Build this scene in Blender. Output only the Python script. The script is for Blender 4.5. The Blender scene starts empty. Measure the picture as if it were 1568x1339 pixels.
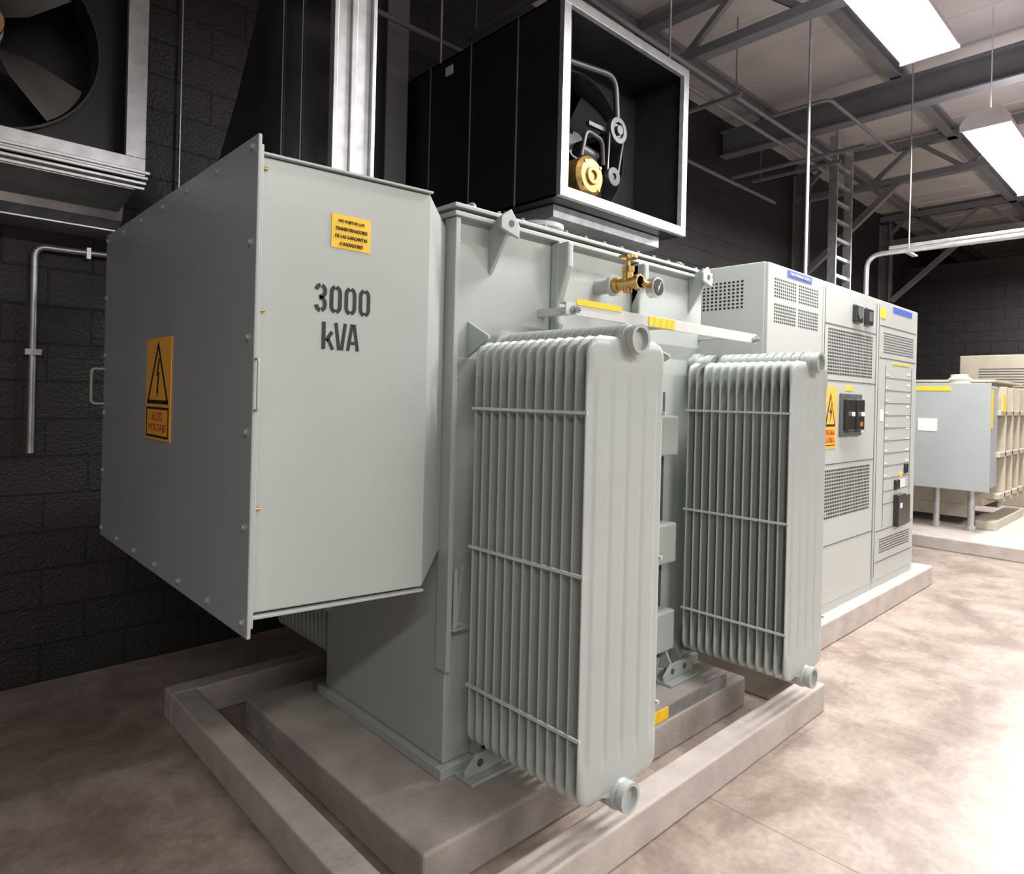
import bpy, bmesh, math, random
from mathutils import Vector, Matrix
random.seed(4)
S=bpy.context.scene
# ------------------------------------------------------------------ materials
def mat(name,col,rough=.5,metal=0.0,var=.08,scale=6.0,bump=0.0,bscale=60.0,emit=None,estr=0,spec=.5,stretch=None):
    m=bpy.data.materials.new(name); m.use_nodes=True
    nt=m.node_tree; b=nt.nodes['Principled BSDF']
    b.inputs['Roughness'].default_value=rough; b.inputs['Metallic'].default_value=metal
    b.inputs['Specular IOR Level'].default_value=spec
    tc=nt.nodes.new('ShaderNodeTexCoord')
    n=nt.nodes.new('ShaderNodeTexNoise'); n.inputs['Scale'].default_value=scale; n.inputs['Detail'].default_value=5
    if stretch:
        mp=nt.nodes.new('ShaderNodeMapping'); mp.inputs['Scale'].default_value=stretch
        nt.links.new(tc.outputs['Object'],mp.inputs['Vector']); nt.links.new(mp.outputs[0],n.inputs['Vector'])
    else: nt.links.new(tc.outputs['Object'],n.inputs['Vector'])
    r=nt.nodes.new('ShaderNodeValToRGB')
    r.color_ramp.elements[0].position=.3; r.color_ramp.elements[1].position=.7
    r.color_ramp.elements[0].color=(*[max(0,c*(1-var)) for c in col],1)
    r.color_ramp.elements[1].color=(*[min(1,c*(1+var)) for c in col],1)
    nt.links.new(n.outputs['Fac'],r.inputs[0]); nt.links.new(r.outputs[0],b.inputs['Base Color'])
    if bump:
        n2=nt.nodes.new('ShaderNodeTexNoise'); n2.inputs['Scale'].default_value=bscale; n2.inputs['Detail'].default_value=4
        nt.links.new(tc.outputs['Object'],n2.inputs['Vector'])
        bp=nt.nodes.new('ShaderNodeBump'); bp.inputs['Strength'].default_value=bump; bp.inputs['Distance'].default_value=.01
        nt.links.new(n2.outputs['Fac'],bp.inputs['Height']); nt.links.new(bp.outputs[0],b.inputs['Normal'])
    if emit:
        b.inputs['Emission Color'].default_value=(*emit,1); b.inputs['Emission Strength'].default_value=estr
    return m
GRAY=mat('transformer_gray_paint',(.405,.445,.43),.34,0,.03,3,.02,200)
GRAY2=mat('plate_gray_paint',(.36,.395,.405),.34,0,.03,3)
CAB=mat('cabinet_gray_paint',(.45,.48,.465),.42,0,.02,3)
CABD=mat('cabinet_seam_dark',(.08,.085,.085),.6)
BLACK=mat('vent_black',(.008,.008,.009),.6)
BPLAS=mat('black_plastic',(.02,.02,.022),.3)
GALV=mat('galvanized_steel',(.54,.55,.565),.36,.75,.16,14,.02,80)
DUCT=mat('dark_duct_sheet',(.20,.20,.21),.24,.9,.3,5,.4,2.2)
BSHEET=mat('black_fan_sheet',(.016,.016,.018),.4,.2,.2,6)
DKST=mat('dark_bracket_steel',(.045,.045,.05),.4,.5)
BOLT=mat('bolt_steel',(.5,.5,.5),.35,.8)
ROD=mat('spacer_rod_paint',(.55,.58,.56),.4)
BRASS=mat('brass',(.55,.36,.13),.3,.9,.1,30)
GOLD=mat('gold_chromate',(.38,.24,.08),.42,.7,.3,30)
YEL=mat('label_yellow',(.90,.56,.02),.5,0,.03)
ORG=mat('label_orange',(.97,.47,.06),.5,0,.03)
INK=mat('label_ink',(.012,.012,.014),.6)
RED=mat('ink_red',(.5,.12,.03),.6)
BLUE=mat('label_blue',(.06,.12,.55),.4)
WHITE=mat('white_label',(.75,.75,.74),.5)
STRUC=mat('structure_steel_gray',(.16,.155,.17),.5,.1)
DECK=mat('ceiling_deck_paint',(.42,.385,.385),.6,0,.08,2)
BEIGE=mat('beige_enclosure',(.46,.42,.34),.45)
CURB=mat('curb_concrete',(.46,.415,.38),.85,0,.14,7,.3,60)
CURBT=mat('pad_concrete',(.38,.34,.31),.85,0,.2,5,.3,50)
PORC=mat('porcelain_cap',(.75,.68,.55),.3)
LENS=mat('lamp_lens',(.9,.9,.9),.4,0,0,1,emit=(1,.96,.98),estr=10)
FIX=mat('fixture_white',(.78,.76,.78),.4)
# floor
FLOOR=bpy.data.materials.new('polished_concrete_floor'); FLOOR.use_nodes=True
nt=FLOOR.node_tree; b=nt.nodes['Principled BSDF']; L=nt.links.new
tc=nt.nodes.new('ShaderNodeTexCoord')
n1=nt.nodes.new('ShaderNodeTexNoise'); n1.inputs['Scale'].default_value=2.8; n1.inputs['Detail'].default_value=10; n1.inputs['Roughness'].default_value=.70; n1.inputs['Distortion'].default_value=.35
n2=nt.nodes.new('ShaderNodeTexNoise'); n2.inputs['Scale'].default_value=34; n2.inputs['Detail'].default_value=6
L(tc.outputs['Object'],n1.inputs['Vector']); L(tc.outputs['Object'],n2.inputs['Vector'])
r=nt.nodes.new('ShaderNodeValToRGB'); e=r.color_ramp.elements
e[0].position=.38; e[0].color=(.275,.215,.18,1); e[1].position=.62; e[1].color=(.48,.405,.35,1)
L(n1.outputs['Fac'],r.inputs[0])
mx=nt.nodes.new('ShaderNodeMix'); mx.data_type='RGBA'; mx.blend_type='MULTIPLY'; mx.inputs[0].default_value=.4
L(r.outputs[0],mx.inputs[6]); L(n2.outputs['Fac'],mx.inputs[7])
mp=nt.nodes.new('ShaderNodeMapping'); mp.inputs['Location'].default_value=(0,20,0); L(tc.outputs['Object'],mp.inputs['Vector'])
bk=nt.nodes.new('ShaderNodeTexBrick'); bk.offset=0; bk.inputs['Scale'].default_value=1; bk.inputs['Brick Width'].default_value=2.4; bk.inputs['Row Height'].default_value=60.0; bk.inputs['Mortar Size'].default_value=.003; bk.inputs['Mortar Smooth'].default_value=.0
bk.inputs['Color1'].default_value=(1,1,1,1); bk.inputs['Color2'].default_value=(1,1,1,1); bk.inputs['Mortar'].default_value=(.6,.55,.5,1)
L(mp.outputs[0],bk.inputs['Vector'])
mx2=nt.nodes.new('ShaderNodeMix'); mx2.data_type='RGBA'; mx2.blend_type='MULTIPLY'; mx2.inputs[0].default_value=1
L(mx.outputs[2],mx2.inputs[6]); L(bk.outputs[0],mx2.inputs[7]); L(mx2.outputs[2],b.inputs['Base Color'])
rr=nt.nodes.new('ShaderNodeMapRange'); rr.inputs[3].default_value=.24; rr.inputs[4].default_value=.46
L(n1.outputs['Fac'],rr.inputs[0]); L(rr.outputs[0],b.inputs['Roughness'])
# block wall
def wallmat(name,axis):
    m=bpy.data.materials.new(name); m.use_nodes=True; nt=m.node_tree; b=nt.nodes['Principled BSDF']; L=nt.links.new
    tc=nt.nodes.new('ShaderNodeTexCoord'); sp=nt.nodes.new('ShaderNodeSeparateXYZ'); cb=nt.nodes.new('ShaderNodeCombineXYZ')
    L(tc.outputs['Object'],sp.inputs[0]); L(sp.outputs[axis],cb.inputs[0]); L(sp.outputs[2],cb.inputs[1])
    bk=nt.nodes.new('ShaderNodeTexBrick'); bk.inputs['Scale'].default_value=1; bk.inputs['Brick Width'].default_value=.4; bk.inputs['Row Height'].default_value=.2
    bk.inputs['Mortar Size'].default_value=.006; bk.inputs['Mortar Smooth'].default_value=.4
    bk.inputs['Color1'].default_value=(.014,.0115,.0125,1); bk.inputs['Color2'].default_value=(.018,.015,.016,1); bk.inputs['Mortar'].default_value=(.006,.005,.006,1)
    L(cb.outputs[0],bk.inputs['Vector']); L(bk.outputs[0],b.inputs['Base Color'])
    n=nt.nodes.new('ShaderNodeTexNoise'); n.inputs['Scale'].default_value=90; L(tc.outputs['Object'],n.inputs['Vector'])
    ad=nt.nodes.new('ShaderNodeMath'); ad.operation='MULTIPLY_ADD'; ad.inputs[1].default_value=-2.2
    L(bk.outputs['Fac'],ad.inputs[0]); L(n.outputs['Fac'],ad.inputs[2])
    bp=nt.nodes.new('ShaderNodeBump'); bp.inputs['Strength'].default_value=.8; bp.inputs['Distance'].default_value=.008
    L(ad.outputs[0],bp.inputs['Height']); L(bp.outputs[0],b.inputs['Normal']); b.inputs['Roughness'].default_value=.5
    return m
WALLX=wallmat('black_block_wall_x',0); WALLY=wallmat('black_block_wall_y',1)
WLIGHT=mat('light_wall_paint',(.5,.46,.43),.8)
WDARK=mat('gray_wall_paint',(.30,.30,.31),.8)
# ------------------------------------------------------------------ helpers
def root(name,loc=(0,0,0),parent=None):
    o=bpy.data.objects.new(name,None); o.empty_display_size=.1; S.collection.objects.link(o)
    if parent is not None:
        o.parent=parent; o.location=Vector(loc)-Vector(parent['wl']); 
    else: o.location=loc
    o['wl']=tuple(loc); return o
def par(o,p):
    if p is not None:
        o.parent=p; o.matrix_parent_inverse=Matrix.Translation(-Vector(p['wl']))
class B:
    def __init__(s): s.v=[]; s.f=[]; s.sm=[]
    def add(s,vs,fs,smooth=False):
        k=len(s.v); s.v+= [tuple(v) for v in vs]; s.f+=[tuple(i+k for i in f) for f in fs]; s.sm+=[smooth]*len(fs); return s
    def box(s,a,b):
        x0,x1=sorted((a[0],b[0])); y0,y1=sorted((a[1],b[1])); z0,z1=sorted((a[2],b[2]))
        return s.add([(x0,y0,z0),(x1,y0,z0),(x1,y1,z0),(x0,y1,z0),(x0,y0,z1),(x1,y0,z1),(x1,y1,z1),(x0,y1,z1)],
         [(3,2,1,0),(4,5,6,7),(0,1,5,4),(1,2,6,5),(2,3,7,6),(3,0,4,7)])
    def hexa(s,v8): return s.add(v8,[(3,2,1,0),(4,5,6,7),(0,1,5,4),(1,2,6,5),(2,3,7,6),(3,0,4,7)])
    def cyl(s,p0,p1,r,n=20,r1=None,caps=True):
        p0=Vector(p0);p1=Vector(p1); r1=r if r1 is None else r1; d=(p1-p0).normalized()
        a=d.orthogonal().normalized(); c=d.cross(a)
        A=[p0+(a*math.cos(2*math.pi*i/n)+c*math.sin(2*math.pi*i/n))*r for i in range(n)]
        Bq=[p1+(a*math.cos(2*math.pi*i/n)+c*math.sin(2*math.pi*i/n))*r1 for i in range(n)]
        s.add(A+Bq,[(i,(i+1)%n,n+(i+1)%n,n+i) for i in range(n)],True)
        if caps: s.add(A,[tuple(range(n-1,-1,-1))]); s.add(Bq,[tuple(range(n))])
        return s
    def ring(s,p0,p1,ro,ri,n=28):
        p0=Vector(p0);p1=Vector(p1); d=(p1-p0).normalized(); a=d.orthogonal().normalized(); c=d.cross(a)
        def C(p,r): return [p+(a*math.cos(2*math.pi*i/n)+c*math.sin(2*math.pi*i/n))*r for i in range(n)]
        V=C(p0,ro)+C(p1,ro)+C(p1,ri)+C(p0,ri); F=[]
        for k in range(4):
            for i in range(n):
                j=(i+1)%n; F.append((k*n+i,k*n+j,((k+1)%4)*n+j,((k+1)%4)*n+i))
        return s.add(V,F)
    def prism(s,poly,axis,a,b):
        def P(q,t):
            if axis==0: return (t,q[0],q[1])
            if axis==1: return (q[0],t,q[1])
            return (q[0],q[1],t)
        n=len(poly); V=[P(q,a) for q in poly]+[P(q,b) for q in poly]
        return s.add(V,[tuple(range(n-1,-1,-1)),tuple(range(n,2*n))]+[(i,(i+1)%n,n+(i+1)%n,n+i) for i in range(n)])
    def bar(s,p0,p1,w,h):
        p0=Vector(p0);p1=Vector(p1); d=(p1-p0).normalized()
        u=Vector((0,0,1)) if abs(d.z)<.9 else Vector((0,1,0))
        a=d.cross(u).normalized()*w/2; c=a.cross(d).normalized()*h/2
        return s.hexa([p0-a-c,p0+a-c,p0+a+c,p0-a+c,p1-a-c,p1+a-c,p1+a+c,p1-a+c])
    def tube(s,pts,r,n=12,fillet=.08,seg=6):
        P=[Vector(p) for p in pts]; Q=[P[0]]
        for i in range(1,len(P)-1):
            d0=(P[i-1]-P[i]); d1=(P[i+1]-P[i]); f=min(fillet,d0.length*.45,d1.length*.45)
            A=P[i]+d0.normalized()*f; C=P[i]+d1.normalized()*f
            for k in range(seg+1):
                t=k/seg; Q.append(A*(1-t)**2+P[i]*2*t*(1-t)+C*t*t)
        Q.append(P[-1]); V=[];F=[]; a=None
        for i,q in enumerate(Q):
            d=(Q[min(i+1,len(Q)-1)]-Q[max(i-1,0)]).normalized()
            if a is None: a=d.orthogonal().normalized()
            a=(a-d*a.dot(d)).normalized(); c=d.cross(a)
            V+=[q+(a*math.cos(2*math.pi*k/n)+c*math.sin(2*math.pi*k/n))*r for k in range(n)]
        for i in range(len(Q)-1):
            for k in range(n): F.append((i*n+k,i*n+(k+1)%n,(i+1)*n+(k+1)%n,(i+1)*n+k))
        s.add(V,F,True); m=len(Q)-1
        s.add(V[:n],[tuple(range(n-1,-1,-1))]); s.add(V[m*n:],[tuple(range(n))])
        return s
    def ribbon(s,pts,w,y0,y1,square=True):
        P=[Vector((p[0],p[1])) for p in pts]; n=len(P); Lf=[];Rt=[]
        for i in range(n):
            if i==0: d=(P[1]-P[0]).normalized(); m=Vector((-d.y,d.x)); k=1
            elif i==n-1: d=(P[-1]-P[-2]).normalized(); m=Vector((-d.y,d.x)); k=1
            else:
                d0=(P[i]-P[i-1]).normalized(); d1=(P[i+1]-P[i]).normalized(); a=Vector((-d0.y,d0.x)); b_=Vector((-d1.y,d1.x)); m=(a+b_).normalized(); k=1/max(.5,m.dot(a))
            Lf.append(P[i]+m*w/2*k); Rt.append(P[i]-m*w/2*k)
        V=[];F=[]
        for i in range(n):
            for q,y in ((Lf[i],y0),(Rt[i],y0),(Rt[i],y1),(Lf[i],y1)): V.append((q.x,y,q.y))
        for i in range(n-1):
            for k in range(4): F.append((i*4+k,i*4+(k+1)%4,(i+1)*4+(k+1)%4,(i+1)*4+k))
        F.append((0,1,2,3)); F.append(((n-1)*4,(n-1)*4+1,(n-1)*4+2,(n-1)*4+3))
        return s.add(V,F)
    def obj(s,name,m,parent=None,bevel=0,seg=2):
        me=bpy.data.meshes.new(name); me.from_pydata(s.v,[],s.f); me.materials.append(m)
        for p,q in zip(me.polygons,s.sm): p.use_smooth=q
        bm=bmesh.new(); bm.from_mesh(me); bmesh.ops.recalc_face_normals(bm,faces=bm.faces); bm.to_mesh(me); bm.free()
        o=bpy.data.objects.new(name,me); S.collection.objects.link(o); par(o,parent)
        if bevel:
            bv=o.modifiers.new('bevel','BEVEL'); bv.width=bevel; bv.segments=seg; bv.limit_method='ANGLE'; bv.angle_limit=math.radians(50)
        return o
def text(body,name,m,parent,x0,x1,z0,z1,plane,at,off=.02,spacing=1.0,line=1.0,align='CENTER'):
    c=bpy.data.curves.new(name,'FONT'); c.body=body; c.align_x=align; c.offset=off; c.extrude=.02; c.space_character=spacing; c.space_line=line
    o=bpy.data.objects.new(name,c); S.collection.objects.link(o); bpy.context.view_layer.update()
    me=bpy.data.meshes.new_from_object(o.evaluated_get(bpy.context.evaluated_depsgraph_get()))
    bpy.data.objects.remove(o)
    xs=[v.co.x for v in me.vertices]; ys=[v.co.y for v in me.vertices]
    ax,bx,ay,by=min(xs),max(xs),min(ys),max(ys)
    for v in me.vertices:
        u=(v.co.x-ax)/(bx-ax); w=(v.co.y-ay)/(by-ay); t=v.co.z*.05
        if plane=='Y-': v.co=(x0+u*(x1-x0),at-t,z0+w*(z1-z0))
        else: v.co=(at-t,x1-u*(x1-x0),z0+w*(z1-z0))
    me.materials.clear(); me.materials.append(m)
    o=bpy.data.objects.new(name,me); S.collection.objects.link(o); par(o,parent); return o
def hexbolt(bld,p,d,r=.009,h=.008):
    p=Vector(p); d=Vector(d)
    bld.cyl(p,p+d*h*.3,r*1.5,12); bld.cyl(p+d*h*.3,p+d*h,r,6)
# ------------------------------------------------------------------ room
XL,XR,YF,YB,ZC=-4.5,19.0,-5.0,4.25,5.1
B().box((XL,YF,-.1),(XR,YB,0)).obj('floor',FLOOR)
B().box((XL,YB,0),(XR,YB+.2,ZC)).obj('wall_back',WALLX)
B().box((XR,YF,0),(XR+.2,YB+.2,ZC)).obj('wall_right',WLIGHT)
B().box((14.5,-1.0,0),(14.7,YB,4.3)).obj('wall_partition',WALLY)
B().box((XL-.2,YF,0),(XL,YB+.2,ZC)).obj('wall_left',WDARK)
B().box((XL,YF-.2,0),(XR,YF,ZC)).obj('wall_front',WLIGHT)
c=B()
x=XL
while x<XR:
    c.prism([(x,ZC),(x+.02,ZC-.012),(x+.06,ZC-.012),(x+.08,ZC)],1,YF,YB); x+=.6
c.box((XL,YF,ZC),(XR,YB,ZC+.1)); c.obj('ceiling',DECK)
for X in (5.0,9.6,13.2):
    r=root('roof_truss',(X,0,ZC-.3)); t=B(); zt=ZC-.1; zb=ZC-.55
    t.box((X-.06,YF,zt-.05),(X+.06,YB,zt+.04)); t.box((X-.06,YF,zb-.04),(X+.06,YB,zb+.04))
    y=YF; k=0
    while y<YB-.4:
        t.bar((X,y,zb if k%2 else zt),(X,min(y+.55,YB),zt if k%2 else zb),.05,.05); y+=.55; k+=1
    if X>5.5: t.bar((X,4.05,3.5),(X,2.9,zb-.03),.08,.08)
    t.obj('chords_and_web',STRUC,r)
t=B(); t.box((7.42,YF,4.62),(7.58,YB,4.635)).box((7.494,YF,4.635),(7.506,YB,4.91)).box((7.42,YF,4.91),(7.58,YB,4.925)); t.obj('roof_beam',STRUC)
for Y in (3.7,2.3,.9,-.5,-2):
    B().box((XL,Y-.05,ZC-.15),(XR,Y+.05,ZC-.135)).box((XL,Y-.008,ZC-.135),(XR,Y+.008,ZC-.05)).box((XL,Y-.05,ZC-.05),(XR,Y+.05,ZC-.013)).obj('ceiling_purlin',STRUC)
for X in (2.62,9.6,13.2):
    B().box((X-.09,YB-.18,0),(X+.09,YB-.165,ZC-.2)).box((X-.006,YB-.165,0),(X+.006,YB-.015,ZC-.2)).box((X-.09,YB-.015,0),(X+.09,YB,ZC-.2)).obj('steel_column',STRUC)
r=root('overhead_conduit_run',(5,3,4.3)); t=B()
for Y,z in ((3.25,4.38),(3.05,4.38),(3.9,4.15)):
    t.cyl((1.8,Y,z),(8.2,Y,z),.02,10)
t.tube([(6.3,3.05,4.42),(6.3,2.5,4.42),(8.2,2.5,4.42)],.018,10,.1).tube([(7.1,3.9,4.2),(7.1,2.45,4.2)],.022,10)
for X in (3.2,5.5,7.8): t.box((X-.02,2.95,4.33),(X+.02,4.0,4.36)); t.cyl((X,3.0,4.34),(X,3.0,ZC-.05),.006,6); t.cyl((X,3.9,4.34),(X,3.9,ZC-.05),.006,6)
t.obj('conduits',STRUC,r)
# ------------------------------------------------------------------ concrete
r=root('containment_curb',(2.25,2.4,0))
t=B(); x0,x1,y0,y1,w,h=.985,3.53,1.35,3.44,.11,.14
t.box((x0,y0,0),(x1,y0+w,h)); t.box((x0,y1-w,0),(x1,y1,h)); t.box((x0,y0+w,0),(x0+w,y1-w,h)); t.box((x1-w,y0+w,0),(x1,y1-w,h))
t.obj('curb_ring',CURB,r,.008)
r=root('transformer_concrete_pad',(2.25,2.3,0)); B().box((1.225,1.65,0),(3.27,3.06,.15)).obj('pad',CURBT,r,.012,3)
r=root('cabinet_concrete_plinth',(5.2,2.4,0)); B().box((3.56,1.70,0),(6.8,3.0,.165)).obj('plinth',CURB,r,.012,3)
r=root('far_concrete_pad',(10.5,2,0)); B().box((8.5,.9,0),(14.4,3.15,.14)).obj('pad',CURB,r,.012,3)
# ------------------------------------------------------------------ transformer root
T=root('power_transformer',(2.3,2.4,.15))
RW,RZ0,RZ1=.41,.295,1.775
def panel_mesh():
    nx,nz=60,40; V=[];F=[]
    h=RZ1-RZ0; zs=[]
    for j in range(nz+1):
        t=j/nz; zs.append(h*(.5-.5*math.cos(math.pi*t))*.6+h*t*.4)
    R=.06
    def hw(z):
        d=min(z,h-z)
        if d>=R: return RW/2
        return RW/2-R+math.sqrt(max(0,R*R-(R-d)**2))
    for side in (-1,1):
        for z in zs:
            w=hw(z); d=min(z,h-z)
            for i in range(nx+1):
                u=-1+2*i/nx; x=u*w
                ch=(x+RW/2-.035)/((RW-.07)/4)
                fl=min(1,abs(math.sin(math.pi*ch))*2.2) if 0<ch<4 else 0
                fl=fl*fl*(3-2*fl)
                fade=min(1,max(0,(d-.10)/.06)); fade=fade*fade*(3-2*fade)
                edge=min(1,max(0,(w-abs(x))/.02))**.6; edge2=min(1,d/.02)**.6
                tt=.0022+(.0075*fl*fade+.0105*(1-fade))*edge*edge2
                V.append((x,side*tt,z))
    M=(nx+1)*(nz+1)
    for k in (0,1):
        for j in range(nz):
            for i in range(nx):
                a=k*M+j*(nx+1)+i; q=(a,a+1,a+nx+2,a+nx+1); F.append(q if k==0 else q[::-1])
    for j in range(nz):
        for i in (0,nx):
            a=j*(nx+1)+i; F.append((a,a+nx+1,M+a+nx+1,M+a))
    for i in range(nx):
        for j in (0,nz):
            a=j*(nx+1)+i; F.append((a,a+1,M+a+1,M+a))
    me=bpy.data.meshes.new('radiator_panel'); me.from_pydata(V,[],F); me.materials.append(GRAY)
    bm=bmesh.new(); bm.from_mesh(me); bmesh.ops.recalc_face_normals(bm,faces=bm.faces); bm.to_mesh(me); bm.free()
    for p in me.polygons: p.use_smooth=True
    return me
PAN=panel_mesh()
def radiator(xc,yo,yi,ytank,sgn=-1,N=13):
    r=root('cooling_radiator',(xc,(yo+yi)/2,RZ0),T)
    for i in range(N):
        y=yo+(yi-yo)*i/(N-1)
        o=bpy.data.objects.new('panel_%d'%(i+1),PAN); S.collection.objects.link(o)
        o.location=Vector((xc,y,RZ0))-Vector(r['wl']); o.parent=r
    t=B(); HR=.043
    for z in (RZ1-.004,RZ0-.008):
        t.cyl((xc,yo+sgn*.04,z),(xc,ytank,z),HR,24,caps=False)
        t.ring((xc,yo+sgn*.055,z),(xc,yo+sgn*.03,z),HR+.006,HR-.006)
        t.cyl((xc,yo+sgn*.035,z),(xc,yo+sgn*.034,z),HR,24)
        t.ring((xc,yi-sgn*.05,z),(xc,yi-sgn*.065,z),HR+.02,HR-.01)
        t.ring((xc,yi-sgn*.07,z),(xc,yi-sgn*.085,z),HR+.02,HR-.01)
        for i in range(N):
            y=yo+(yi-yo)*i/(N-1)
            t.cyl((xc,y-.014,z),(xc,y+.014,z),HR+.010,24)
            s2=-1 if z>1 else 1
            t.prism([(xc-.12,z+s2*.03),(xc-.05,z+s2*.0),(xc-.02,z-s2*.035),(xc+.02,z-s2*.035),(xc+.05,z),(xc+.12,z+s2*.03)],1,y-.010,y+.010)
        t.cyl((xc,yo+sgn*.001,z),(xc,yo+sgn*.03,z),HR+.012,24,r1=HR)
    t.obj('headers',GRAY,r)
    t=B()
    for z in (1.53,1.025,.52):
        for sx in (-1,1):
            t.bar((xc+sx*(RW/2+.004),yo-.012,z),(xc+sx*(RW/2+.004),yi+.012,z),.008,.010)
    t.obj('spacer_rods',ROD,r)
    return r
radiator(1.762,1.325,1.85,1.97)
radiator(3.185,1.325,1.85,1.97)
radiator(1.76,3.47,2.96,2.86,sgn=1)
radiator(2.95,3.47,2.96,2.86,sgn=1)
# ------------------------------------------------------------------ transformer
TX0,TX1,TY0,TY1,TZ0,TZ1=1.53,3.27,1.96,2.87,.19,2.27
B().box((TX0,TY0,TZ0),(TX1,TY1,TZ1)).obj('tank',GRAY,T,.006)
t=B()
t.box((TX0-.035,TY0-.045,TZ1),(TX1+.035,TY1+.045,TZ1+.016)).box((TX0-.03,TY0-.04,TZ1-.03),(TX1+.03,TY1+.04,TZ1-.012))
t.obj('cover_and_flange',GRAY,T,.003)
t=B()
for X in [TX0+.06+i*.13 for i in range(13)]: hexbolt(t,(X,TY0-.03,TZ1+.016),(0,0,1),.008,.012)
fl=B()
fl.box((TX0-.022,TY0-.035,.55),(TX0-.0,TY0+.03,2.235)).box((TX0-.022,TY1-.03,.55),(TX0,TY1+.035,2.235))
fl.obj('end_flange',GRAY,T,.002)
for z in [.62+i*.17 for i in range(10)]: hexbolt(t,(TX0+.0,TY0-.02,z),(1,0,0),.007,.01)
t.obj('tank_bolts',GRAY2,T)
t=B()
for z in (1.40,.86,.42):
    t.box((2.0,TY0-.10,z-.10),(2.92,TY0-.013,z+.10))
t.box((2.05,TY0-.05,1.64),(2.09,TY0,TZ1-.03)).box((2.62,TY0-.05,1.64),(2.66,TY0,TZ1-.03))
t.prism([(TY0,2.235),(TY0-.10,2.235),(TY0-.10,2.13),(TY0-.05,1.98),(TY0,1.98)],0,2.052,2.088)
t.prism([(TY0,2.235),(TY0-.08,2.235),(TY0-.08,2.15),(TY0,2.0)],0,2.62,2.66)
t.obj('tank_stiffeners',GRAY,T,.01)
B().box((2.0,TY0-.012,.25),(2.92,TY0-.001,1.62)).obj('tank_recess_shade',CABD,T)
t=B()
for X in (1.70,3.13):
    t.prism([(TY0,2.245),(TY0-.085,2.285),(TY0-.11,2.27),(TY0-.11,2.21),(TY0,2.05)],0,X,X+.018)
    t.prism([(X-.04,2.21),(X+.055,2.185),(X+.055,2.235),(X+.01,2.29),(X-.04,2.255)],1,TY0-.115,TY0-.10)
for X in (1.64,3.1):
    t.ring((X,TY0+.05,TZ1+.035),(X+.012,TY0+.05,TZ1+.035),.028,.013)
    t.box((X-.002,TY0+.02,TZ1+.01),(X+.014,TY0+.08,TZ1+.022))
for X in (1.60,2.78):
    t.prism([(TY0,1.86),(TY0-.12,1.80),(TY0-.12,1.785),(TY0,1.72)],0,X,X+.012)
t.obj('lifting_lugs',GRAY,T,.003)
B().cyl((1.712,TY0-.117,2.235),(1.712,TY0-.1155,2.235),.013).cyl((3.142,TY0-.117,2.235),(3.142,TY0-.1155,2.235),.013).obj('lug_holes',CABD,T)
t=B(); t.cyl((2.26,2.25,TZ1),(2.26,2.25,2.38),.10,32).cyl((2.26,2.25,2.38),(2.26,2.25,2.40),.125,32).obj('handhole_collar',GRAY,T,.004)
t=B(); t.box((1.92,1.745,1.905),(3.49,1.751,1.955)).box((1.92,1.751,1.949),(3.49,1.785,1.955))
for X in (2.0,2.66,3.26): t.box((X-.02,1.752,1.915),(X+.02,TY0,1.945))
t.obj('support_angle',ROD,T,.001)
t=B()
for X in (1.96,3.45): t.cyl((X,1.70,1.925),(X,1.80,1.925),.008,10); t.cyl((X,1.728,1.925),(X,1.742,1.925),.018,6); t.cyl((X,1.71,1.925),(X,1.722,1.925),.014,6)
t.obj('support_bolts',BOLT,T)
t=B(); t.box((1.98,1.742,1.948),(2.27,1.744,1.972)); t.box((2.47,1.742,1.908),(2.68,1.744,1.953)); t.obj('caution_labels',YEL,T)
t=B()
for X in (2.50,2.55,2.60,2.64): t.prism([(X,1.91),(X+.014,1.91),(X+.03,1.951),(X+.016,1.951)],1,1.7405,1.7418)
t.obj('caution_stripes',ORG,T)
# valve
t=B(); t.cyl((2.37,TY0,2.09),(2.37,1.86,2.09),.035,20).cyl((2.37,1.88,2.09),(2.37,1.86,2.09),.048,20); t.obj('valve_nipple',GRAY,T)
t=B(); t.cyl((2.37,1.86,2.09),(2.37,1.72,2.09),.026,20).cyl((2.37,1.86,2.09),(2.37,1.835,2.09),.036,8).cyl((2.37,1.745,2.09),(2.37,1.72,2.09),.036,8)
t.cyl((2.37,1.79,2.09),(2.37,1.79,2.155),.024,16).cyl((2.37,1.79,2.14),(2.37,1.79,2.165),.03,6).cyl((2.37,1.79,2.165),(2.37,1.79,2.20),.009)
t.ring((2.37,1.79,2.20),(2.37,1.79,2.212),.042,.032).box((2.335,1.783,2.202),(2.405,1.797,2.21))
t.cyl((2.37,1.79,2.05),(2.37,1.79,2.09),.02).cyl((2.37,1.72,2.09),(2.43,1.72,2.08),.016)
t.obj('brass_valve',BRASS,T,.001)
t=B(); t.cyl((2.46,1.73,2.075),(2.46,1.69,2.075),.045,28); t.obj('gauge_case',BOLT,T,.003)
t=B(); t.cyl((2.46,1.6899,2.075),(2.46,1.688,2.075),.037,28); t.obj('gauge_face',BPLAS,T)
t=B(); t.bar((2.45,1.687,2.055),(2.475,1.687,2.10),.003,.003); t.cyl((2.46,1.6875,2.075),(2.46,1.686,2.075),.006); t.obj('gauge_needle',WHITE,T)
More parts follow.
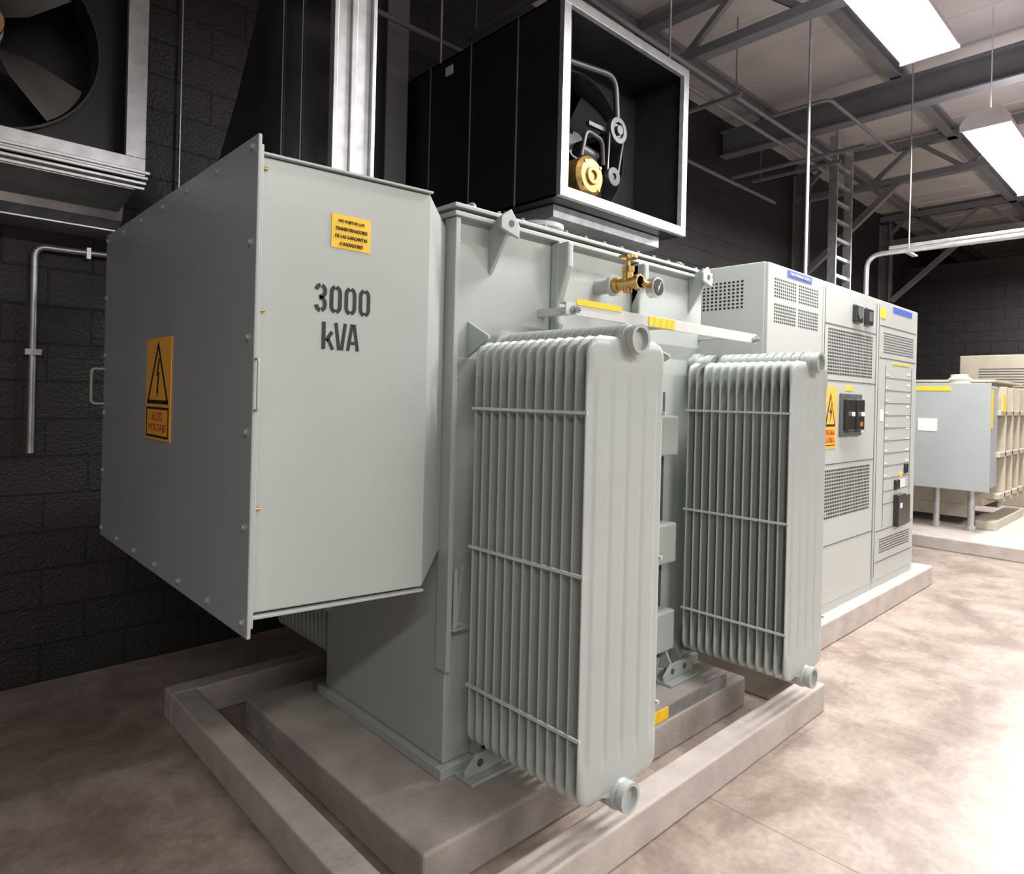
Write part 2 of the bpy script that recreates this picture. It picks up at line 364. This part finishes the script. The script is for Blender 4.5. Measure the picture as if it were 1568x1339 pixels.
# base skid and feet
t=B()
t.box((TX0-.03,TY0-.03,.151),(TX1,TY0-.002,.19)).box((TX0-.03,TY1+.002,.151),(TX1,TY1+.03,.19)).box((TX0-.03,TY0-.001,.151),(TX0-.001,TY1+.001,.19)).box((TX0,TY0,.151),(TX1,TY1,.189))
for X in (1.56,2.84):
    t.prism([(X,.166),(X+.26,.166),(X+.26,.19),(X+.20,.24),(X+.06,.24),(X,.19)],1,TY0-.10,TY0-.085)
    t.box((X,TY0-.14,.151),(X+.26,TY0-.032,.165)); t.prism([(TY0-.002,.192),(TY0-.083,.192),(TY0-.083,.2),(TY0-.002,.34)],0,X+.10,X+.115); t.prism([(TY0-.002,.192),(TY0-.083,.192),(TY0-.083,.2),(TY0-.002,.34)],0,X+.2,X+.215)
t.obj('base_skid',GRAY,T,.003)
t=B()
for X in (1.63,1.74,2.91,3.02): t.cyl((X,TY0-.102,.205),(X,TY0-.1005,.205),.015)
t.obj('foot_holes',CABD,T)
t=B(); t.box((1.53,TY0-.05,.70),(1.60,TY0-.0,.71)).box((1.53,TY0-.05,.711),(1.545,TY0-.04,.93)).bar((1.54,TY0-.045,.72),(1.60,TY0-.005,.93),.02,.008); t.obj('side_bracket',GRAY,T,.002)
A=root('floor_angle_bar',(2.6,1.6,.15)); B().box((2.15,1.655,.151),(3.08,1.70,.158)).box((2.15,1.655,.158),(3.08,1.661,.21)).obj('angle',GALV,A,.001)
B().box((2.40,1.652,.156),(2.56,1.6545,.208)).obj('label',YEL,A)
t=B()
for X in (2.42,2.47,2.52): t.prism([(X,.157),(X+.012,.157),(X+.03,.207),(X+.018,.207)],1,1.6505,1.6515)
t.obj('stripes',ORG,A)
# ---- terminal box
BX0,BX1=.742,1.335
K=root('high_voltage_terminal_box',(1.0,2.6,.9),T)
BY0,BY1=1.85,3.45
def loop(x,ya,yb,za,zb): return [(x,ya,za),(x,yb,za),(x,yb,zb),(x,ya,zb)]
V=loop(BX0,BY0,BY1,.945,2.235)+loop(BX1,BY0,BY1,.918,2.258)+loop(1.508,1.985,2.85,.995,2.20)
F=[(0,1,2,3),(8,11,10,9)]
for k in (0,4):
    for i in range(4): F.append((k+i,k+(i+1)%4,k+4+(i+1)%4,k+4+i))
B().add(V,F).obj('enclosure_body',GRAY,K,.005)
t=B()
t.hexa([(BX0-.0,BY0-.008,.928),(BX1+.004,BY0-.008,.902),(BX1+.004,BY1,.902),(BX0-.0,BY1,.928),(BX0-.0,BY0-.008,.938),(BX1+.004,BY0-.008,.911),(BX1+.004,BY1,.911),(BX0-.0,BY1,.938)])
t.hexa([(BX0-.0,BY0-.012,2.238),(BX1+.004,BY0-.012,2.261),(BX1+.004,BY1,2.261),(BX0-.0,BY1,2.238),(BX0-.0,BY0-.012,2.246),(BX1+.004,BY0-.012,2.269),(BX1+.004,BY1,2.269),(BX0-.0,BY1,2.246)])
t.obj('enclosure_lips',GRAY,K,.002)
t=B(); t.box((.716,1.79,.895),(.727,3.52,2.275)); t.obj('cover_plate',GRAY2,K,.003)
B().box((.728,1.81,.915),(.741,3.5,2.255)).obj('gasket_flange',GRAY,K,.002)
t=B()
for z in [.935+i*.262 for i in range(6)]:
    for y in (1.825,3.485): hexbolt(t,(.716,y,z),(-1,0,0),.008,.009)
for y in [2.1+i*.277 for i in range(5)]:
    for z in (.93,2.24): hexbolt(t,(.716,y,z),(-1,0,0),.008,.009)
t.obj('cover_bolts',GRAY2,K)
t=B()
t.tube([(.716,3.505,1.50),(.665,3.505,1.50),(.665,3.505,1.66),(.716,3.505,1.66)],.006,8,.02)
t.tube([(.722,1.79,1.52),(.722,1.77,1.52),(.722,1.77,1.66),(.722,1.79,1.66)],.004,8,.012)
t.obj('handles',GRAY,K)
t=B()
for z in (1.24,1.80,2.20): t.cyl((.742,1.843,z),(.765,1.843,z),.005,8)
t.obj('cable_studs',BRASS,K)
# stencil rating
t=B(); ya,yb=BY0-.0012,BY0+.001
zb,zt=1.815,1.903; H=zt-zb; sw=.0125
def arc(cx,cz,rx,rz,a0,a1,n=10): return [(cx+rx*math.cos(math.radians(a0+(a1-a0)*i/n)),cz+rz*math.sin(math.radians(a0+(a1-a0)*i/n))) for i in range(n+1)]
wd=.041
for k in range(1,4):
    cx=.9385+k*.0500; rx=(wd-sw)/2; rz=.018
    for sx in (-1,1):
        g=.0022
        if sx>0: pts=[(cx+g,zt-sw/2)]+arc(cx,zt-sw/2-rz,rx,rz,80,0)+arc(cx,zb+sw/2+rz,rx,rz,0,-80)+[(cx+g,zb+sw/2)]
        else: pts=[(cx-g,zt-sw/2)]+arc(cx,zt-sw/2-rz,rx,rz,100,180)+arc(cx,zb+sw/2+rz,rx,rz,180,260)+[(cx-g,zb+sw/2)]
        t.ribbon(pts,sw,ya,yb)
cx=.9385; rx=(wd-sw)/2; q=H/4+.001
t.ribbon(arc(cx,zt-sw/2-.017,rx,.017,170,95,6),sw,ya,yb)
t.ribbon(arc(cx,zt-sw/2-.017,rx,.017,75,-80,10)+[(cx-.004,zb+H/2+.0015)],sw,ya,yb)
t.ribbon([(cx-.004,zb+H/2+.0005)]+arc(cx,zb+sw/2+.019,rx,.019,80,-75,10),sw,ya,yb)
t.ribbon(arc(cx,zb+sw/2+.019,rx,.019,190,265,6),sw,ya,yb)
zb,zt=1.705,1.788
x=.945
t.ribbon([(x+.006,zb),(x+.006,zt)],sw,ya,yb)
t.ribbon([(x+.014,zb+.026),(x+.034,zb+.054)],sw*.9,ya,yb); t.ribbon([(x+.020,zb+.032),(x+.037,zb)],sw*.9,ya,yb)
x=.986
t.ribbon([(x+.005,zt),(x+.0165,zb+.000)],sw*.9,ya,yb); t.ribbon([(x+.037,zt),(x+.0255,zb+.000)],sw*.9,ya,yb)
x=1.030
t.ribbon([(x+.003,zb),(x+.0165,zt-.000)],sw*.9,ya,yb); t.ribbon([(x+.037,zb),(x+.0235,zt-.000)],sw*.9,ya,yb); t.ribbon([(x+.014,zb+.024),(x+.026,zb+.024)],.010,ya,yb)
t.obj('rating_stencil',INK,K)
B().box((.968,BY0-.002,2.018),(1.103,BY0-.0001,2.122)).obj('handling_label',YEL,K,.0005)
for i,s in enumerate(['NO SUJETAR LOS','TRANSFORMADORES','DE LAS GARGANTAS','O RADIADORES']):
    z=2.096-i*.023; w=(.044,.055,.055,.040)[i]
    text(s,'handling_text_%d'%(i+1),INK,K,1.036-w,1.036+w,z,z+.011,'Y-',BY0-.0035,off=0)
B().box((.712,2.50,1.385),(.716,2.80,1.76)).obj('voltage_sign_plate',ORG,K,.001)
def bolt_poly(yc,zc,s):
    P=[(.12,1),(-.28,.1),(.02,.12),(-.12,-.6),(-.24,-.5),(-.1,-1),(.2,-.62),(.06,-.62),(.32,.3),(.02,.26),(.36,1)]
    return [(yc-a*s*.8,zc+b*s) for a,b in P]
def tri_sign(parent,x,y0,y1,zb,zt,m1):
    t=B(); yc=(y0+y1)/2
    def strip(a,b,w):
        a=Vector((x,*a)); b=Vector((x,*b)); d=(b-a).normalized(); n=Vector((1,0,0)).cross(d)*w; e=Vector((.001,0,0)); a=a-d*w;b=b+d*w
        t.hexa([a-n-e,a+n-e,a+n,a-n,b-n-e,b+n-e,b+n,b-n])
    w=(y1-y0)*.028
    strip((y0,zb),(y1,zb),w); strip((y0,zb),(yc,zt),w); strip((y1,zb),(yc,zt),w)
    t.prism(bolt_poly(yc,zb+(zt-zb)*.42,(zt-zb)*.34),0,x-.001,x)
    t.obj('warning_triangle',m1,parent)
tri_sign(K,.7115,2.53,2.77,1.525,1.735,INK)
t=B()
for a,b_ in (((2.515,1.498),(2.785,1.506)),((2.515,1.395),(2.785,1.403))): t.box((.7105,a[0],a[1]),(.7118,b_[0],b_[1]))
t.box((.7105,2.515,1.403),(.7118,2.522,1.498)).box((.7105,2.778,1.403),(.7118,2.785,1.498)); t.obj('sign_border',INK,K)
text('ALTO','sign_word_1',RED,K,2.585,2.715,1.456,1.488,'X-',.7112,off=.02)
text('VOLTAJE','sign_word_2',RED,K,2.54,2.76,1.412,1.445,'X-',.7112,off=.02)
# ------------------------------------------------------------------ switchgear cabinets
CY,CZ0,CZ1=1.78,.165,2.40
def slots(t,x0,x1,z0,z1,nx,nz,fx=.55,fz=.45,y=CY-.0012):
    for i in range(nx):
        for j in range(nz):
            cx=x0+(i+.5)*(x1-x0)/nx; cz=z0+(j+.5)*(z1-z0)/nz; a=(x1-x0)/nx*fx/2; c_=(z1-z0)/nz*fz/2
            t.add([(cx-a,y,cz-c_),(cx+a,y,cz-c_),(cx+a,y,cz+c_),(cx-a,y,cz+c_)],[(0,1,2,3)])
def cabinet(name,x0,x1,y1=2.75):
    r=root(name,((x0+x1)/2,(CY+y1)/2,CZ0))
    B().box((x0,CY+.02,CZ0),(x1,y1,CZ1)).obj('carcass',CAB,r,.004)
    t=B(); t.box((x0+.006,CY,CZ0+.06),(x1-.006,CY+.022,CZ1-.004)); t.obj('door_skin',CAB,r,.004)
    B().box((x0+.0,CY+.008,CZ0+.0),(x1,CY+.02,CZ0+.055)).obj('kick_plate',CAB,r,.002)
    return r
a0,a1=3.68,4.47
r=cabinet('switchgear_cabinet',a0,a1)
t=B()
for i in range(2): slots(t,3.76+i*.33,4.06+i*.33,2.05,2.17,11,6,.6,.5); slots(t,3.76+i*.33,4.06+i*.33,2.20,2.32,11,6,.6,.5)
t.obj('front_perforations',BLACK,r)
t=B()
for i in range(26):
    for j in range(8):
        y=1.93+i*.028; z=2.14+j*.022; t.add([(a0-.001,y,z),(a0-.001,y+.015,z),(a0-.001,y+.015,z+.011),(a0-.001,y,z+.011)],[(0,1,2,3)])
t.obj('side_perforations',BLACK,r)
B().box((3.93,CY-.003,2.345),(4.28,CY,2.385)).obj('nameplate',BLUE,r)
text('DISTRIBUCION','nameplate_text',WHITE,r,3.97,4.24,2.357,2.373,'Y-',CY-.0045,off=0)
t=B()
for z in (.9,1.6): t.box((a0+.02,CY-.002,z),(a1-.02,CY-.0005,z+.006))
t.obj('door_seams',CABD,r)
b0,b1=4.48,5.50
r=cabinet('switchgear_cabinet',b0,b1)
t=B(); slots(t,4.56,5.40,1.78,2.10,28,14,.68,.58); slots(t,4.56,5.40,.80,1.14,28,14,.68,.58); t.obj('vents',BLACK,r)
t=B()
for z in (2.12,1.74,1.17,.62): t.box((b0+.027,CY-.002,z),(b1-.027,CY-.0005,z+.006))
t.box((b0+.02,CY-.002,.25),(b0+.026,CY-.0005,2.36)).box((b1-.026,CY-.002,.25),(b1-.02,CY-.0005,2.36))
t.obj('door_seams',CABD,r)
t=B(); t.box((4.98,CY-.03,2.17),(5.12,CY,2.30)).box((5.20,CY-.03,2.17),(5.33,CY,2.30)); t.obj('meters',BPLAS,r,.012,3)
t=B(); t.cyl((5.05,CY-.031,2.24),(5.05,CY-.034,2.24),.045,24).box((5.23,CY-.032,2.20),(5.30,CY-.031,2.27)); t.obj('meter_faces',CABD,r)
t=B(); t.box((4.78,CY-.02,1.36),(5.16,CY,1.66)); t.obj('breaker_frame',CABD,r,.006)
t=B(); t.box((4.81,CY-.05,1.40),(4.95,CY-.02,1.62)).box((4.99,CY-.05,1.40),(5.13,CY-.02,1.62)); t.obj('breakers',BPLAS,r,.008)
t=B(); t.box((4.87,CY-.07,1.50),(4.89,CY-.05,1.53)).box((5.05,CY-.07,1.50),(5.07,CY-.05,1.53)); t.obj('breaker_handles',WHITE,r,.004)
B().box((5.04,CY-.052,1.43),(5.09,CY-.0505,1.46)).obj('breaker_mark',RED,r)
B().box((5.17,CY-.002,1.38),(5.24,CY,1.53)).obj('rating_card',WHITE,r)
B().box((4.88,CY-.002,1.68),(5.02,CY,1.715)).obj('yellow_tag',YEL,r)
B().box((4.52,CY-.002,1.28),(4.73,CY,1.70)).obj('hazard_label',ORG,r)
t=B(); y=CY-.0035
t.prism([(4.535,1.43),(4.715,1.43),(4.625,1.66)],1,y,y+.001); t.box((4.535,y,1.30),(4.715,y+.001,1.305)); t.obj('hazard_triangle',INK,r)
t=B(); y=CY-.005; t.prism([(4.56,1.445),(4.69,1.445),(4.625,1.625)],1,y,y+.001); t.obj('hazard_inner',ORG,r)
t=B(); y=CY-.0065; t.prism([(4.64,1.60),(4.60,1.52),(4.625,1.525),(4.61,1.455),(4.65,1.54),(4.63,1.535)],1,y,y+.001); t.obj('hazard_bolt',INK,r)
text('DESCARGA\nELECTRICA','hazard_text',RED,r,4.545,4.705,1.32,1.41,'Y-',CY-.0035)
c0,c1=5.51,6.49
r=cabinet('switchgear_cabinet',c0,c1)
t=B(); slots(t,5.64,6.38,1.99,2.16,30,8,.6,.5); slots(t,5.64,6.38,.42,.54,30,6,.6,.5); t.obj('vents',BLACK,r)
t=B()
for z in (2.20,1.95,.60,.36): t.box((c0+.05,CY-.002,z),(c1-.05,CY-.0005,z+.006))
for j in range(11): t.box((5.707,CY-.002,.80+j*.10),(6.349,CY-.0005,.804+j*.10))
t.box((5.70,CY-.002,.62),(5.706,CY-.0005,1.90)).box((6.35,CY-.002,.62),(6.356,CY-.0005,1.90)).box((5.53,CY-.002,.25),(5.536,CY-.0005,2.36))
t.obj('door_seams',CABD,r)
t=B(); t.box((5.96,CY-.04,.60),(6.16,CY,.86)).box((6.19,CY-.03,.60),(6.30,CY,.84)).box((5.96,CY-.02,.90),(6.06,CY,.98)).box((6.2,CY-.02,1.02),(6.27,CY,1.10)); t.obj('breakers',BPLAS,r,.006)
t=B()
for j in range(9): t.box((6.24,CY-.002,1.12+j*.09),(6.31,CY,1.135+j*.09)).box((5.72,CY-.002,1.02+j*.10),(5.78,CY,1.03+j*.10))
t.box((5.60,CY-.002,1.46),(5.67,CY,1.55)).box((6.00,CY-.042,.75),(6.05,CY-.04,.79)).box((6.1,CY-.002,.9),(6.25,CY,.98)); t.obj('cards',WHITE,r)
B().box((5.85,CY-.003,2.33),(6.32,CY,2.375)).obj('nameplate',BLUE,r)
B().box((5.56,CY-.003,2.26),(5.68,CY,2.34)).box((5.86,CY-.003,1.915),(6.3,CY,1.93)).box((6.1,CY-.003,.99),(6.16,CY,1.03)).obj('yellow_tag',YEL,r)
r=root('riser_conduit',(5.2,2.2,2.4)); t=B(); t.cyl((5.17,2.2,2.4),(5.17,2.2,ZC-.16),.012,10).cyl((5.17,2.2,2.4),(5.17,2.2,2.43),.025,10)
t.obj('pipe',GALV,r)
r=root('branch_conduit',(6.3,1.0,3)); t=B()
t.tube([(6.62,2.25,.165),(6.62,2.25,2.98),(6.62,1.95,2.98),(6.62,-1.6,2.98)],.022,12,.14)
t.tube([(6.75,2.1,3.05),(6.75,-1.6,3.05)],.018,12)
for Y in (1.9,.2,-1.2): t.cyl((6.62,Y,2.95),(6.62,Y,ZC-.05),.006,6); t.box((6.58,Y-.02,2.95),(6.8,Y+.02,2.965))
t.obj('pipe',GALV,r)
# ladder cable tray
r=root('ladder_cable_tray',(8.7,3.3,0)); t=B(); X0,X1,Y=8.5,9.02,3.3
t.box((X0,Y-.05,0),(X0+.03,Y+.05,ZC-.17)).box((X1-.03,Y-.05,0),(X1,Y+.05,ZC-.17))
z=.2
while z<4.9: t.box((X0+.03,Y-.02,z),(X1-.03,Y+.02,z+.04)); z+=.23
t.obj('rails_and_rungs',GALV,r)
# ------------------------------------------------------------------ far transformer
r=root('distant_transformer',(10,2,.14))
B().box((9.07,1.77,.66),(9.62,2.50,1.84)).obj('terminal_box',GRAY2,r,.01)
B().box((9.04,1.73,.63),(9.07,2.54,1.87)).obj('terminal_cover',GRAY2,r,.004)
t=B(); t.box((9.62,1.90,.40),(11.2,3.0,1.90)).box((9.58,1.80,1.90),(11.25,3.05,1.93))
for X in (9.9,10.3,10.7,11.1): t.box((X,1.74,.45),(X+.06,1.90,1.85))
for z in (.5,1.0,1.5): t.box((9.62,1.74,z),(11.2,1.90,z+.06))
t.box((9.5,1.75,.141),(11.2,1.95,.24)).box((9.5,2.8,.141),(11.2,3.0,.24)).box((9.62,2.0,.24),(9.75,2.9,.4)).box((11,2.0,.24),(11.2,2.9,.4))
t.obj('tank',BEIGE,r,.006)
t=B(); t.cyl((9.35,2.1,1.84),(9.35,2.1,1.92),.11,24).cyl((9.35,2.1,1.92),(9.35,2.1,1.97),.13,24,r1=.07).cyl((10.2,2.3,1.93),(10.2,2.3,2.02),.1,24); t.obj('top_caps',PORC,r)
t=B()
for Y in (1.95,2.3): t.cyl((9.3,Y,.14),(9.3,Y,.66),.035,14).cyl((9.3,Y,.14),(9.3,Y,.2),.05,14)
t.obj('conduit_stubs',GALV,r)
B().box((9.035,2.12,1.78),(9.039,2.5,1.83)).box((9.15,1.765,1.35),(9.35,1.769,1.8)).box((9.69,1.73,1.55),(9.8,1.738,1.75)).obj('labels',YEL,r)
B().box((9.035,2.25,1.30),(9.039,2.45,1.45)).obj('data_label',WHITE,r)
r=root('distant_cabinet',(13,2,.14))
B().box((12.2,1.6,.14),(13.8,2.75,2.4)).obj('carcass',BEIGE,r,.01)
t=B()
for j in range(8): t.box((12.198,1.8,1.9+j*.04),(12.2,2.5,1.915+j*.04))
t.obj('louvers',CABD,r)
t=B()
for X in (12.5,13.0,13.4): t.box((X,1.598,.3),(X+.01,1.6,2.3))
t.obj('door_seams',CABD,r)
# ------------------------------------------------------------------ fans
def ringplate(t,xc,zc,rad,x0,x1,z0,z1,y,n=48):
    In=[];Out=[]
    for i in range(n):
        a=2*math.pi*i/n; c_,s_=math.cos(a),math.sin(a)
        In.append((xc+rad*c_,y,zc+rad*s_))
        k=min(((x1-xc)/c_ if c_>1e-6 else (x0-xc)/c_ if c_<-1e-6 else 1e9),((z1-zc)/s_ if s_>1e-6 else (z0-zc)/s_ if s_<-1e-6 else 1e9))
        Out.append((xc+k*c_,y,zc+k*s_))
    t.add(In+Out,[(i,(i+1)%n,n+(i+1)%n,n+i) for i in range(n)])
def fan(x0,x1,yf,yb,z0,z1,motor_x,motor_z,fw=.065,depth=.30,strut=None,a0=0.3,gold_top=False,blade=BOLT):
    r=root('exhaust_fan_unit',((x0+x1)/2,(yf+yb)/2,z0)); xc=(x0+x1)/2; zc=(z0+z1)/2; rad=min(x1-x0,z1-z0)*.40; g=.012
    t=B(); t.box((x0,yf+.036,z0),(x0+g,yb,z1)).box((x1-g,yf+.036,z0),(x1,yb,z1)).box((x0,yf+.036,z0),(x1,yb,z0+g)).box((x0,yf+.036,z1-g),(x1,yb,z1)).box((x0,yb-g,z0),(x1,yb,z1))
    ringplate(t,xc,zc,rad,x0,x1,z0,z1,yf+depth); t.obj('housing',BSHEET,r)
    t=B(); t.ring((xc,yf+depth-.03,zc),(xc,yf+depth+.15,zc),rad+.012,rad,48); t.obj('fan_shroud',BPLAS,r)
    t=B(); e=.035
    t.box((x0-.004,yf,z0-.004),(x1+.004,yf+e,z0+fw)).box((x0-.004,yf,z1-fw),(x1+.004,yf+e,z1+.004)).box((x0-.004,yf,z0+fw),(x0+fw,yf+e,z1-fw)).box((x1-fw,yf,z0+fw),(x1+.004,yf+e,z1-fw))
    t.obj('galvanized_frame',GALV,r,.002)
    if strut is not None:
        B().box((strut,yf+.10,z0+g),(strut+.05,yf+.13,z1-g)).box((strut+.002,yf+.13,z0+g),(strut+.008,yf+.2,z1-g)).obj('bearing_strut',STRUC,r)
    t=B(); ym=yf+depth+.08
    for k in range(4):
        a=a0+k*math.pi/2; V=[];nr,nc=8,6
        for i in range(nr+1):
            rr=.08+(rad-.10)*i/nr; wdt=.22+.28*(i/nr)
            for j in range(nc+1):
                q=a+(j/nc-.5)*wdt/(max(rr,.2))*.55; V.append((xc+rr*math.cos(q),ym+(j/nc-.5)*.12*(1.2-.5*i/nr),zc+rr*math.sin(q)))
        t.add(V,[(i*(nc+1)+j,i*(nc+1)+j+1,(i+1)*(nc+1)+j+1,(i+1)*(nc+1)+j) for i in range(nr) for j in range(nc)],True)
    t.cyl((xc,ym-.06,zc),(xc,ym+.06,zc),.09,24); t.obj('fan_blades',blade,r)
    mx_,mz=motor_x,motor_z
    t=B(); t.cyl((mx_,yf+.11,mz),(mx_,yf+.36,mz),.125,32).cyl((mx_,yf+.085,mz),(mx_,yf+.11,mz),.10,32,r1=.125).ring((mx_,yf+.07,mz),(mx_,yf+.086,mz),.055,.03,24)
    for k in range(4):
        q=k*math.pi/2+.7; t.cyl((mx_+.10*math.cos(q),yf+.08,mz+.10*math.sin(q)),(mx_+.10*math.cos(q),yf+.1,mz+.10*math.sin(q)),.01,8)
    t.box((mx_-.11,yf+.13,mz-.155),(mx_+.11,yf+.3,mz-.11))
    t.obj('motor',GOLD,r,.004)
    t=B(); t.ring((xc,yf+.10,zc),(xc,yf+.14,zc),.085,.05,28).cyl((xc,yf+.115,zc),(xc,yf+.125,zc),.06,20).cyl((xc,yf+.09,zc),(xc,yf+.14,zc),.03,16)
    t.ring((mx_+.20,yf+.07,mz+.04),(mx_+.20,yf+.11,mz+.04),.06,.02).cyl((mx_+.20,yf+.08,mz+.04),(mx_+.20,yf+.10,mz+.04),.045,18)
    t.obj('shaft_pulley',DKST if not gold_top else GOLD,r,.003)
    t=B(); t.cyl((xc,yf+.10,zc),(xc,yf+depth+.1,zc),.018,12)
    t.box((mx_-.15,yf+.08,z0+.05),(mx_+.3,yf+.38,z0+.062))
    t.cyl((mx_-.06,yf+.16,mz+.17),(mx_+.10,yf+.16,mz+.15),.045,16).tube([(mx_-.10,yf+.09,mz+.10),(mx_-.07,yf+.08,mz+.26),(mx_+.08,yf+.08,mz+.24),(mx_+.12,yf+.1,mz+.1)],.014,8,.04)
    t.box((xc-.25,yf+.14,zc-.025),(xc+.06,yf+.17,zc+.0)).tube([((strut or xc-.3)+.03,yf+.12,zc+.28),(xc-.05,yf+.1,zc+.33),(xc,yf+.12,zc+.08)],.02,8,.1)
    t.obj('motor_bracket',DKST,r)
    t=B(); t.bar((mx_+.25,yf+.09,mz+.04),(xc+.075,yf+.12,zc),.012,.014).bar((mx_+.15,yf+.09,mz+.05),(xc-.075,yf+.12,zc),.012,.014); t.obj('drive_belt',BPLAS,r)
    return r
r=fan(-.38,.91,3.70,YB,2.64,3.80,.0,3.15,fw=.085,depth=.18,strut=.20,a0=-.62,gold_top=True)
t=B()
t.prism([(3.66,2.60),(3.66,2.55),(3.98,2.50),(3.98,2.60)],0,-.38,.86).prism([(4.0,2.62),(4.0,2.57),(4.04,2.47),(4.13,2.42),(4.249,2.41),(4.249,2.62)],0,-.38,.89).obj('lower_hood',GALV,r,.003)
t=B()
for i in range(4): t.box((-.38,3.56+i*.03,2.61-i*.018),(.90,3.575+i*.03,2.625-i*.018))
t.box((-.38,3.98,2.395),(.93,4.25,2.405)); t.obj('hood_rails',GALV,r,.002)
r=fan(2.76,4.05,2.57,YB,2.74,3.90,3.13,2.955,fw=.055,depth=.45,strut=2.88,a0=.9,blade=BPLAS)
t=B()
for Y in (2.95,3.4,3.85): t.box((2.752,Y,2.74),(2.7595,Y+.006,3.9))
t.obj('panel_seams',STRUC,r)
B().box((2.755,3.6,3.78),(2.7595,3.68,3.84)).obj('tag',WHITE,r)
t=B(); t.prism([(2.72,2.735),(2.72,2.66),(3.4,2.56),(3.4,2.735)],0,2.86,3.95).obj('lower_plenum',GALV,r,.003)
t=B()
for X in (2.80,4.0): t.cyl((X,2.7,3.9),(X,2.7,ZC-.05),.008,8); t.cyl((X,3.8,3.9),(X,3.8,ZC-.05),.008,8)
t.obj('hanger_rods',GALV,r)
# ------------------------------------------------------------------ sheet metal duct
r=root('sheet_metal_duct',(1.42,3,2.5))
poly=[(2.52,2.47),(3.80,2.47),(3.80,2.85),(3.55,3.12),(3.32,3.45),(3.18,3.8),(3.12,ZC-.16),(2.52,ZC-.16)]
B().prism(poly,0,1.30,1.475).obj('duct_body',DUCT,r,.004)
t=B(); t.box((1.293,2.49,2.40),(1.48,2.519,ZC-.16)); t.obj('front_panel',GALV,r,.002)
t=B(); t.box((1.37,2.475,2.46),(1.395,2.489,ZC-.16)).box((1.275,2.46,2.38),(1.50,2.488,2.45)).box((1.287,2.47,2.47),(1.305,2.489,ZC-.16)).box((1.465,2.47,2.47),(1.483,2.489,ZC-.16)); t.obj('front_standing_seam',GALV,r,.002)
t=B()
for Y in (2.78,2.98): t.cyl((1.296,Y,2.47),(1.296,Y,ZC-.16),.003,6)
t.obj('side_seams',GALV,r)
r=root('wall_conduit',(.53,4.2,1.2)); t=B()
t.tube([(.533,4.21,1.225),(.533,4.21,2.30),(.66,4.21,2.30),(1.0,4.21,2.31)],.016,12,.12); t.obj('pipe',GALV,r)
B().box((.50,4.19,1.735),(.57,YB,1.765)).box((.76,4.19,2.27),(.78,YB,2.33)).obj('clamps',GALV,r)
r=root('wall_cable',(1.2,4.2,3)); B().tube([(1.22,4.22,2.3),(1.22,4.22,ZC-.2)],.006,8).obj('cable',GALV,r)
# ------------------------------------------------------------------ lights
def fixture(x0,y0=1.19,z=3.95,L=2.4,W=.35,power=120,up=.09):
    x1=x0+L; y1=y0+W; yc=(y0+y1)/2; r=root('hanging_light_fixture',((x0+x1)/2,yc,z))
    B().prism([(y0,z+.015),(y1,z+.015),(y1,z+.05),(yc+.11,z+.14),(yc-.11,z+.14),(y0,z+.05)],0,x0,x1).obj('housing',FIX,r,.004)
    B().box((x0+.01,y0+.012,z),(x1-.01,y1-.012,z+.014)).obj('lens',LENS,r)
    t=B(); t.prism([(y0-.004,z-.004),(y1+.004,z-.004),(y1+.004,z+.055),(yc+.115,z+.147),(yc-.115,z+.147),(y0-.004,z+.055)],0,x0-.012,x0-.001)
    t.prism([(y0-.004,z-.004),(y1+.004,z-.004),(y1+.004,z+.055),(yc+.115,z+.147),(yc-.115,z+.147),(y0-.004,z+.055)],0,x1+.001,x1+.012)
    for X in (x0+.2,x1-.2): t.cyl((X,yc,z+.14),(X,yc,ZC-.05),.005,8); t.cyl((X,yc,z+.14),(X,yc,z+.17),.03,12)
    t.obj('end_caps_and_rods',FIX,r)
    a=bpy.data.lights.new('tube_light','AREA'); a.shape='RECTANGLE'; a.size=L-.06; a.size_y=W-.06; a.energy=power; a.color=(1,.96,.935)
    o=bpy.data.objects.new('tube_light',a); o.location=Vector((0,0,-.012)); S.collection.objects.link(o); o.parent=r
    u=bpy.data.lights.new('ceiling_fill_light','AREA'); u.shape='RECTANGLE'; u.size=L-.1; u.size_y=.15; u.energy=power*up; u.color=(1,.94,.96)  # added lamp that brightens the ceiling; the housing itself is closed on top
    o=bpy.data.objects.new('ceiling_fill_light',u); o.location=Vector((0,0,.155)); o.rotation_euler=(math.pi,0,0); S.collection.objects.link(o); o.parent=r
for X,p in ((2.68,185),(6.67,185),(10.7,170)): fixture(X,power=p)
for X,p in ((-2.8,120),(1.2,165),(5.2,150),(9.2,140)): fixture(X,y0=-2.4,power=p)  # out-of-view row, added to brighten the sides turned toward the camera
w=bpy.data.worlds.new('world'); S.world=w; w.use_nodes=True
w.node_tree.nodes['Background'].inputs[0].default_value=(.8,.85,1,1); w.node_tree.nodes['Background'].inputs[1].default_value=.1
# ------------------------------------------------------------------ camera
cd=bpy.data.cameras.new('camera'); cam=bpy.data.objects.new('camera',cd); S.collection.objects.link(cam)
cd.sensor_width=36; cd.sensor_fit='HORIZONTAL'; cd.lens=1012/1568*36; cd.shift_y=-59.5/1568; cd.clip_start=.05
fwd=Vector((.685,.7285,0)).normalized(); rt=Vector((fwd.y,-fwd.x,0)); up=Vector((0,0,1)); a=math.atan(.024)
r2=rt*math.cos(a)+up*math.sin(a); u2=up*math.cos(a)-rt*math.sin(a)
M=Matrix((r2,u2,-fwd)).transposed().to_4x4(); M.translation=(0,0,1.57); cam.matrix_world=M
S.camera=cam
S.view_settings.view_transform='Standard'; S.view_settings.exposure=0.0
